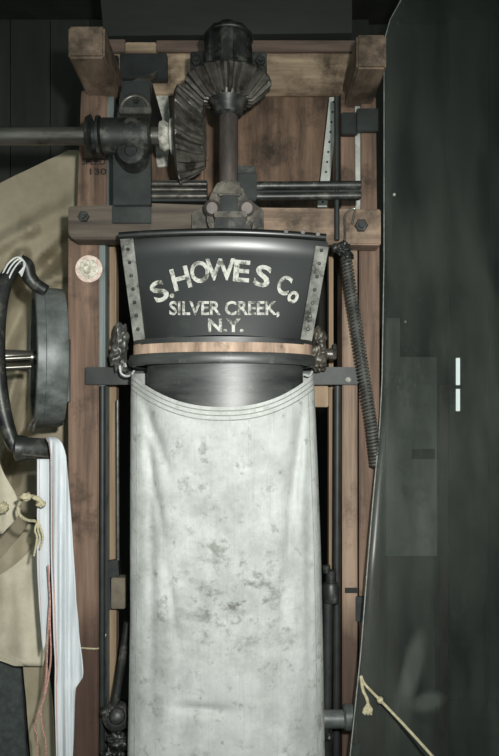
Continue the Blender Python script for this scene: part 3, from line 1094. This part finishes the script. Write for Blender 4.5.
# ------------------------------------------------------------------ spring on the right
sg = thing('coil_spring', 'long grey coil spring slanting down beside the right post to the plastic sheet', 'spring', pt(378, 460, -0.07))
bm = B()
axis = smoothpts([pt(346, 258, -0.085), pt(354, 310, -0.085), pt(364, 375, -0.08), pt(371, 420, -0.07), pt(376, 466, -0.05)], 10)
L_ = [0]
for a, b in zip(axis, axis[1:]):
    L_.append(L_[-1] + (b - a).length)
pts = []
turns = 62
for i in range(turns * 12 + 1):
    s = L_[-1] * i / (turns * 12)
    k = max(j for j in range(len(L_)) if L_[j] <= s + 1e-9)
    k = min(k, len(axis) - 2)
    p = axis[k].lerp(axis[k + 1], (s - L_[k]) / (L_[k + 1] - L_[k]))
    u, v = frame_of(axis[k + 1] - axis[k])
    a = 2 * math.pi * i / 12
    rr = ps(4.6)
    pts.append(p + (u * math.cos(a) + v * math.sin(a)) * rr)
tube(bm, pts, ps(1.25), 6)
obj('coil', bm, M['spring'], sg, smooth=True)
bm = B()
tube(bm, axis, ps(3.6), 10)
obj('core', bm, M['flatiron'], sg, smooth=True)
bm = B()
lump(bm, pt(343, 249, -0.085), ps(6), 0.018, ps(7), 0.6, 50, 4, 3)
lump(bm, pt(347, 257, -0.085), ps(6), 0.018, ps(5), 0.4, 50, 3, 4)
lump(bm, pt(335, 248, -0.08), ps(4), 0.012, ps(4), 0.4, 50, 3, 7)
obj('knotted_end', bm, M['iron'], sg, smooth='all')
bm = B()
tube(bm, smoothpts([pt(345, 247, -0.075), pt(345, 228, -0.067), pt(345, 216, -0.067), pt(350, 210, -0.067), pt(355, 209, -0.067), pt(354, 216, -0.067), pt(352, 224, -0.067)]), ps(1.1), 8)
obj('wire_loop', bm, M['shaft'], sg, smooth=True)

# ------------------------------------------------------------------ lower machinery beside the sack
lk = thing('crank_arm', 'dark oily crank and slanting iron arm left of the sack at the lower edge', 'crank', pt(115, 790, -0.03))
bm = B()
tube(bm, [pt(128, 622, -0.03), pt(115, 706, -0.04)], ps(4), 12)
obj('arm', bm, M['iron'], lk, smooth=True)
bm = B()
lathe(bm, pt(117, 716, -0.03), pt(117, 716, -1), [(0, ps(14)), (0.02, ps(14)), (0.026, ps(11)), (0.028, ps(8)), (0.05, ps(7)), (0.054, ps(4))], 28)
obj('hub', bm, M['iron'], lk, smooth=True)
bm = B()
lump(bm, pt(108, 712, -0.04), ps(7), 0.02, ps(6), 0.5, 40, 3, 4)
lump(bm, pt(119, 740, -0.04), ps(11), 0.02, ps(9), 0.6, 50, 4, 5)
lump(bm, pt(113, 762, -0.04), ps(11), 0.02, ps(14), 0.6, 50, 4, 6)
obj('casting', bm, M['iron'], lk, smooth='all')

rv = thing('valve_rod', 'upright dark rod with a round socket between the sack and the right post', 'rod', pt(329, 790, -0.03))
bm = B()
cyl(bm, pt(328, 596, -0.045), pt(326, 800, -0.045), ps(4.6), 18)
obj('rod', bm, M['flatiron'], rv, smooth=True)
bm = B()
c = pt(331, 602, -0.045)
lathe(bm, c, c + Vector((0, 0, 1)), [(0, ps(8)), (ps(3), ps(8.6)), (ps(16), ps(8.6)), (ps(19), ps(7)), (ps(19.5), ps(4))], 24)
obj('socket', bm, M['iron'], rv, smooth=True)
bm = B()
cyl(bm, pt(331, 586, -0.045), pt(331, 570, -0.045), ps(5.5), 14)
cyl(bm, pt(327, 573, -0.045), pt(326, 565, -0.045), ps(4), 12)
obj('nut', bm, M['iron'], rv, smooth=True)
pf = thing('pipe_fitting', 'grey round pipe elbow low down between the sack and the right post', 'pipe', pt(340, 760, -0.05))
bm = B()
cyl(bm, pt(322, 719, -0.085), pt(345, 719, -0.085), ps(8.5), 22)
cyl(bm, pt(343, 717, -0.085), pt(354, 717, -0.085), ps(12), 24)
obj('collar', bm, M['drum'], pf, smooth=True)
bm = B()
cyl(bm, pt(326, 724, -0.085), pt(326, 800, -0.085), ps(6), 18)
lump(bm, pt(327, 735, -0.09), ps(6), 0.016, ps(5), 0.4, 40, 3, 2)
obj('pipe', bm, M['iron'], pf, smooth=True)
bm = B()
cyl(bm, pt(356, 743, -0.01), pt(356, 800, -0.01), ps(5), 18)
obj('pipe_stub', bm, M['drum'], label='short grey pipe stub at the bottom edge in front of the right post', cat='pipe', smooth=True)

# ------------------------------------------------------------------ left: pulley, bent arm, handle
pu = thing('belt_pulley', 'grey flat-faced belt pulley standing against the left post', 'pulley', pt(50, 432, -0.02))
PR = ps(71)
pc = pt(47.5, 358, 0.03)
ax = Vector((math.cos(math.radians(21)), math.sin(math.radians(21)), 0))    # from the rim nearest us into the depth
hw = ps(14.5)
ax_pts = (pc - ax * hw, pc + ax * hw)
bm = B()
n = 72
prof = [(-hw, PR * 0.83), (-hw, PR * 0.985), (-hw * 0.93, PR), (-hw * 0.45, PR), (-hw * 0.40, PR * 0.985), (0, PR * 0.992), (hw * 0.8, PR * 0.985), (hw * 0.95, PR * 0.97), (hw, PR * 0.94), (hw, PR * 0.83)]
u, v = frame_of(ax)
rings = []
for t, r in prof:
    rings.append([bm.verts.new(pc + ax * t + (u * math.cos(2 * math.pi * i / n) + v * math.sin(2 * math.pi * i / n)) * r) for i in range(n)])
for A, Bq in zip(rings, rings[1:] + rings[:1]):
    for i in range(n):
        bm.faces.new((A[i], A[(i + 1) % n], Bq[(i + 1) % n], Bq[i]))
obj('rim', bm, M['drum'], pu, smooth=True)
bm = B()
lathe(bm, pc - ax * (hw * 0.7), pc + ax, [(0, PR * 0.2), (0.002, PR * 0.9), (0.010, PR * 0.9), (0.012, PR * 0.2)], 48)
obj('web', bm, M['flatiron'], pu, smooth=True)
bm = B()
cyl(bm, pc - ax * ps(60), pc + ax * ps(10), ps(7), 20)
obj('axle', bm, M['shaft'], pu, smooth=True, label='shiny steel axle')
bm = B()
cyl(bm, pt(48, 312, -0.155) , pt(48, 312, -0.150), ps(1), 8)
bm.free()
obj('guard_plate', pbox(63, 69, 338, 402, -0.03, -0.012), M['drum'], pu, bevel=0.002)

arm = thing('bent_iron_arm', 'black curved iron arm bowing out left of the pulley down to a handle', 'lever', pt(15, 465, -0.12))
bm = B()
P_ = [pt(20, 266, -0.10), pt(13, 270, -0.11), pt(4, 284, -0.13), pt(-2, 310, -0.15), pt(-4, 345, -0.16), pt(-2, 380, -0.16), pt(4, 415, -0.155), pt(12, 440, -0.15), pt(17, 449, -0.15)]
SP = smoothpts(P_, 8)
tube(bm, SP, [ps(5.0 + 3.2 * math.sin(math.pi * i / (len(SP) - 1))) for i in range(len(SP))], 14)
obj('curved_bar', bm, M['iron'], arm, smooth=True)
bm = B()
SP = smoothpts([pt(20, 263, -0.10), pt(26, 266, -0.095), pt(29, 276, -0.09), pt(35, 284, -0.085), pt(46, 291, -0.08)], 8)
tube(bm, SP, [ps(8.5), ] * 3 + [ps(8.0 - 2.5 * i / len(SP)) for i in range(len(SP) - 3)], 14)
obj('neck', bm, M['iron'], arm, smooth=True)
for k, (dx, dy) in enumerate(((0, 0), (2.4, 1.6), (4.6, 3.4))):
    bm = B()
    tube(bm, smoothpts([pt(1 + dx, 277 + dy * 3, -0.135), pt(8 + dx, 264 + dy * 2, -0.137), pt(16 + dx, 257.5 + dy, -0.135), pt(22 + dx * .6, 259 + dy, -0.13), pt(24 + dx * .2, 266, -0.125), pt(19 + dx * .5, 273 + dy, -0.125)], 6), ps(0.75), 6)
    obj('wire_wrap', bm, M['hemp'], arm, smooth=True, label='pale wire wound over the bend')
bm = B()
for yy in (357.5, 366.5):
    tube(bm, [pt(-10, yy + 2, -0.08), pt(31, yy, -0.045)], ps(2.6), 10)
obj('spoke', bm, M['shaft'], pu, smooth=True)
bm = B()
for q in (0, 5):
    tube(bm, smoothpts([pt(28 + q, 431, -0.06), pt(30 + q, 424, -0.06), pt(37 + q * .3, 416 + q * .6, -0.045)]), ps(1.6), 8)
obj('spoke', bm, M['gear'], pu, smooth=True)
# handle
bm = B()
a, b = pt(14, 448, -0.15), pt(51, 449, -0.13)
lathe(bm, a, b, [(0, ps(8)), (ps(2), ps(12)), (ps(10), ps(11.5)), (ps(12), ps(10)), (ps(36), ps(9.5)), (ps(38), ps(8))], 24)
obj('handle', bm, M['iron'], arm, smooth=True, label='thick black round handle')
bm = B()
tube(bm, [pt(22, 454.5, -0.178), pt(49, 457, -0.157)], ps(0.9), 6)
obj('handle_rib', bm, M['gear'], arm, smooth=True)

# ------------------------------------------------------------------ paper, cloths and string on the left
def paper_fold(x, y):
    f = 0
    for (x0, y0, x1, y1, a, wd) in [(-10, 330, 22, 255, 0.05, 7), (18, 296, 50, 262, -0.05, 9), (50, 262, 78, 232, -0.045, 8), (40, 284, 78, 270, 0.04, 6), (-10, 250, 30, 228, 0.03, 8), (30, 228, 72, 206, 0.02, 9), (0, 430, 20, 360, 0.05, 7), (10, 480, 30, 400, -0.05, 8), (-5, 480, 8, 430, 0.04, 6), (5, 345, 28, 300, -0.03, 8)]:
        dx, dy = x1 - x0, y1 - y0
        tt = max(0, min(1, ((x - x0) * dx + (y - y0) * dy) / (dx * dx + dy * dy)))
        d = math.hypot(x - x0 - dx * tt, y - y0 - dy * tt)
        f -= 1.3 * a * max(0, 1 - d / (1.5 * wd))
    return f


bm = cloth([(150, 68, 79, 0.30), (160, 47.5, 79.5, 0.30), (170, 27, 80, 0.30), (180, 6, 80, 0.30), (187, -8, 80, 0.30), (250, -30, 79, 0.30), (330, -40, 79, 0.30), (420, -40, 79, 0.30), (470, -40, 76, 0.30), (512, -40, 40, 0.30), (560, -40, 6, 0.30)], 60, 0.001, 0.035, 1.8, 2.4, 3, fold=paper_fold)
obj('brown_paper', bm, M['paper'], label='large crumpled sheet of brown paper hanging behind the pulley on the left', cat='paper')
bm = cloth([(524, 28, 38, 0.06), (545, 12, 39, 0.06), (570, -10, 40, 0.06), (620, -20, 40, 0.06)], 24, 0.001, 0.03, 3.2, 2.2, 9)
obj('folded_paper', bm, M['paper'], label='brownish folded paper edge showing between the tied neck and the cream sack', cat='paper')
bm = cloth([(545, 33, 38, 0.03), (562, 18, 40, 0.02), (580, -8, 42, 0.01), (600, -30, 45, 0.00), (640, -30, 47, 0.0), (652, -30, 46, 0.0), (666, 14, 43, 0.0)], 30, 0.002, 0.03, 3.2, 1.2, 5)
obj('cream_sack', bm, M['cream'], label='cream cloth sack hanging below the knotted twine at the left edge', cat='sack')
bm = cloth([(436, -40, -10, 0.0), (470, -40, 2, -0.02), (500, -40, 18, -0.03), (513, -40, 20, -0.03), (524, -40, 12, -0.03), (534, -40, 2, -0.03)], 24, 0.003, 0.02, 4, 3, 8)
obj('tied_sack_neck', bm, M['cream'], label='gathered cream cloth neck tied off at the left edge', cat='sack')
bm = cloth([(648, 22, 46, 0.03), (700, 26, 53, 0.03), (800, 33, 58, 0.03)], 16, 0.002, 0.012, 5, 1, 2)
obj('tan_cloth', bm, M['paper'], label='narrow tan cloth strip hanging under the cream sack', cat='cloth')
obj('grey_box', prism([(-60, 662), (20, 662), (29, 800), (-60, 800)], 0.06, 0.3), M['darkbox'], label='dark grey flat-sided box in the lower left corner', cat='box', bevel=0.002)

wc = thing('white_cloth', 'white cloth with thin red stripes draped over the black handle beside the left post', 'cloth', pt(58, 760, -0.15))
bm = cloth([(437, 45, 57, -0.175), (443, 48, 62, -0.185), (455, 50, 66, -0.185), (480, 50.5, 68.5, -0.18), (520, 51, 71, -0.175), (560, 51.5, 73.5, -0.17), (600, 53, 76, -0.17), (620, 53.5, 78.5, -0.17), (640, 54, 79.5, -0.17), (664, 55, 82, -0.17), (678, 55, 82, -0.17), (688, 55, 76, -0.17), (740, 56, 74, -0.17), (800, 57, 70, -0.17)], 30, 0.002, 0.022, 9, 0.9, 4, (1, 2))
obj('cloth_fall', bm, [M['white'], M['red']], wc)
bm = cloth([(459, 37, 50, -0.17), (500, 37, 49.5, -0.165), (560, 37, 50, -0.16), (600, 39, 49, -0.16), (640, 42, 46, -0.16), (650, 43, 44, -0.16)], 14, 0.002, 0.008, 6, 1, 6, (2,))
obj('cloth_fall', bm, [M['white'], M['red']], wc, label='narrower back fall of the white cloth')

tw = thing('yellow_twine', 'frayed yellow twine loop between the tied sack neck and the white cloth', 'twine', pt(30, 550, -0.18))
bm = B()
tube(bm, smoothpts([pt(43, 505, -0.19), pt(38, 499, -0.195), pt(30, 497, -0.19), pt(22, 500, -0.18), pt(18, 507, -0.17), pt(20, 515, -0.17), pt(27, 520, -0.18), pt(35, 521, -0.19)]), [ps(2.2)] * 10 + [ps(1.4)] * 33, 8)
obj('loop', bm, M['twine'], tw, smooth=True)
bm = B()
lump(bm, pt(26, 497, -0.185), ps(6), 0.01, ps(3.6), 0.6, 60, 3, 2)
lump(bm, pt(41, 504, -0.19), ps(4), 0.008, ps(3), 0.6, 60, 3, 3)
obj('knot', bm, M['twine'], tw, smooth='all')
bm = B()
lump(bm, pt(3, 508, -0.08), ps(5), 0.01, ps(5), 0.6, 60, 3, 5)
obj('knot', bm, M['twine'], tw, smooth='all')
for x_, y1, j in ((35, 556, 0), (38, 545, 2), (41, 549, 4)):
    bm = B()
    tube(bm, smoothpts([pt(38, 520, -0.19), pt(x_, 530, -0.19), pt(x_ + 2, 538, -0.19), pt(x_ - 1, y1, -0.185)]), ps(0.9), 6)
    obj('frayed_end', bm, M['twine'], tw, smooth=True)

pk = thing('pink_string', 'thin twisted pink string hanging down in front of the tan cloth strip', 'string', pt(42, 790, -0.19))
for pp in ([(48, 565), (50, 600), (50, 625), (51, 650), (50, 668), (46, 690), (42, 705), (37, 718), (34.5, 728), (37, 736), (38, 760), (38, 790)],
           [(50, 600), (48, 630), (47, 660), (45, 690), (41, 710), (43, 730), (46, 745), (45, 790)]):
    bm = B()
    tube(bm, smoothpts([pt(x_, y_, -0.195) for x_, y_ in pp]), ps(0.8), 6)
    obj('strand', bm, M['pink'], pk, smooth=True)

# ------------------------------------------------------------------ smoked plastic sheet on the right
def sheet_left(py):
    tab = [(-60, 420, 0.03), (0, 401, 0.03), (20, 390, 0.03), (34, 384.5, 0.03), (60, 384, 0.03), (260, 384, 0.02), (380, 382, -0.03), (430, 379.5, -0.06), (500, 373, -0.09), (560, 368, -0.115), (650, 361, -0.13), (690, 357, -0.135), (756, 350, -0.14), (900, 338, -0.15)]
    for (a, b, c), (d, e, f) in zip(tab, tab[1:]):
        if py <= d:
            t = (py - a) / (d - a)
            return lerp(b, e, t), lerp(c, f, t)
    return tab[-1][1:]


def sheet_pt(t, py):
    xl, Yl = sheet_left(py)
    Y = Yl + 0.16 * t + 0.012 * math.sin(3.0 * t + py * 0.006)
    px = xl + (600 - xl) * t
    return pt(px, py, Y)


bm = B()
grid = []
rows = [-60 + 20 * j for j in range(48)]
for py in rows:
    grid.append([bm.verts.new(sheet_pt(i / 24, py)) for i in range(25)])
for A, Bq in zip(grid, grid[1:]):
    for i in range(24):
        bm.faces.new((A[i], A[i + 1], Bq[i + 1], Bq[i]))
bmesh.ops.recalc_face_normals(bm, faces=bm.faces[:])
bmesh.ops.solidify(bm, geom=bm.faces[:], thickness=0.004)
bot = min(v.co.z for v in bm.verts)
for v_ in bm.verts:
    if v_.co.z < 0.004:
        v_.co.z = 0.004
sheet = thing('plastic_sheet', 'tall dark dusty sheet of clear plastic standing right of the timber frame', 'plastic sheet', (0.5, 0, 0))
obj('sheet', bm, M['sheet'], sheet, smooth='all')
bm = B()
tube(bm, [sheet_pt(0, py) for py in rows if py < 860], ps(0.55), 6)
obj('sheet_edge', bm, M['seam'], sheet, smooth=True, label='pale cut edge of the sheet')
for px_, py_ in ((394, 195), (397, 24), (405, 322)):
    bm = B()
    t_ = (px_ - sheet_left(py_)[0]) / (600 - sheet_left(py_)[0])
    p = sheet_pt(t_, py_)
    cyl(bm, p + Vector((0, 0.002, 0)), p - Vector((0, 0.005, 0)), ps(1.3), 10)
    obj('screw', bm, M['strip'] if py_ == 195 else M['drum'], sheet)

# string tied through the sheet
ss = thing('knotted_cord', 'yellow cord knotted to the edge of the plastic sheet at lower right', 'cord', pt(400, 740, -0.18))
bm = B()
c0 = [pt(361, 676, -0.142), pt(364, 683, -0.152), pt(371, 691, -0.156), pt(380, 700, -0.16)]
tube(bm, smoothpts(c0 + [pt(405, 726, -0.19), pt(433, 757, -0.24), pt(470, 800, -0.32)]), ps(1.3), 8)
obj('cord', bm, M['twine'], ss, smooth=True)
bm = B()
tube(bm, smoothpts([pt(361, 676, -0.142), pt(363, 690, -0.155), pt(367, 699, -0.157), pt(368, 706, -0.157)]), ps(1.5), 8)
obj('cord_tail', bm, M['twine'], ss, smooth=True)
bm = B()
lump(bm, pt(380, 700, -0.16), ps(3), 0.007, ps(3), 0.3, 60, 3, 2)
obj('knot', bm, M['twine'], ss, smooth='all')
bm = B()
for k in range(9):
    xx = 363 + k
    tube(bm, [pt(368, 703, -0.157), pt(xx + 1, 709, -0.158), pt(xx, 713 + (k % 3), -0.158)], ps(0.8), 5)
obj('frayed_end', bm, M['twine'], ss, smooth=True)

# pale board standing behind the sheet
gb = thing('grey_board', 'pale grey upright board with a dark slot seen through the plastic sheet', 'board', pt(415, 640, 0.55))
a = pt(386, 350, 0.5); b = pt(437, 350, 0.5)
zt = pt(0, 357, 0.5).z
bm = add_box(B(), (a.x, 0.5, pt(0, 556, 0.5).z), (b.x, 0.53, zt))
add_box(bm, (a.x, 0.5, zt), (pt(400, 0, 0.5).x, 0.53, pt(0, 318, 0.5).z))
obj('board', bm, M['greyboard'], gb, bevel=0.001)
obj('slot', pbox(412, 435, 449, 459, 0.495, 0.4999), M['slot'], gb)
bm = add_box(B(), (pt(440, 0, 0.5).x, 0.5, 0), (pt(448, 0, 0.5).x, 0.56, pt(0, 385, 0.5).z))
add_box(bm, (a.x + 0.01, 0.531, 0), (a.x + 0.05, 0.56, zt))
add_box(bm, (a.x + 0.01, 0.531, pt(0, 470, 0.5).z), (pt(448, 0, 0.5).x, 0.56, pt(0, 460, 0.5).z))
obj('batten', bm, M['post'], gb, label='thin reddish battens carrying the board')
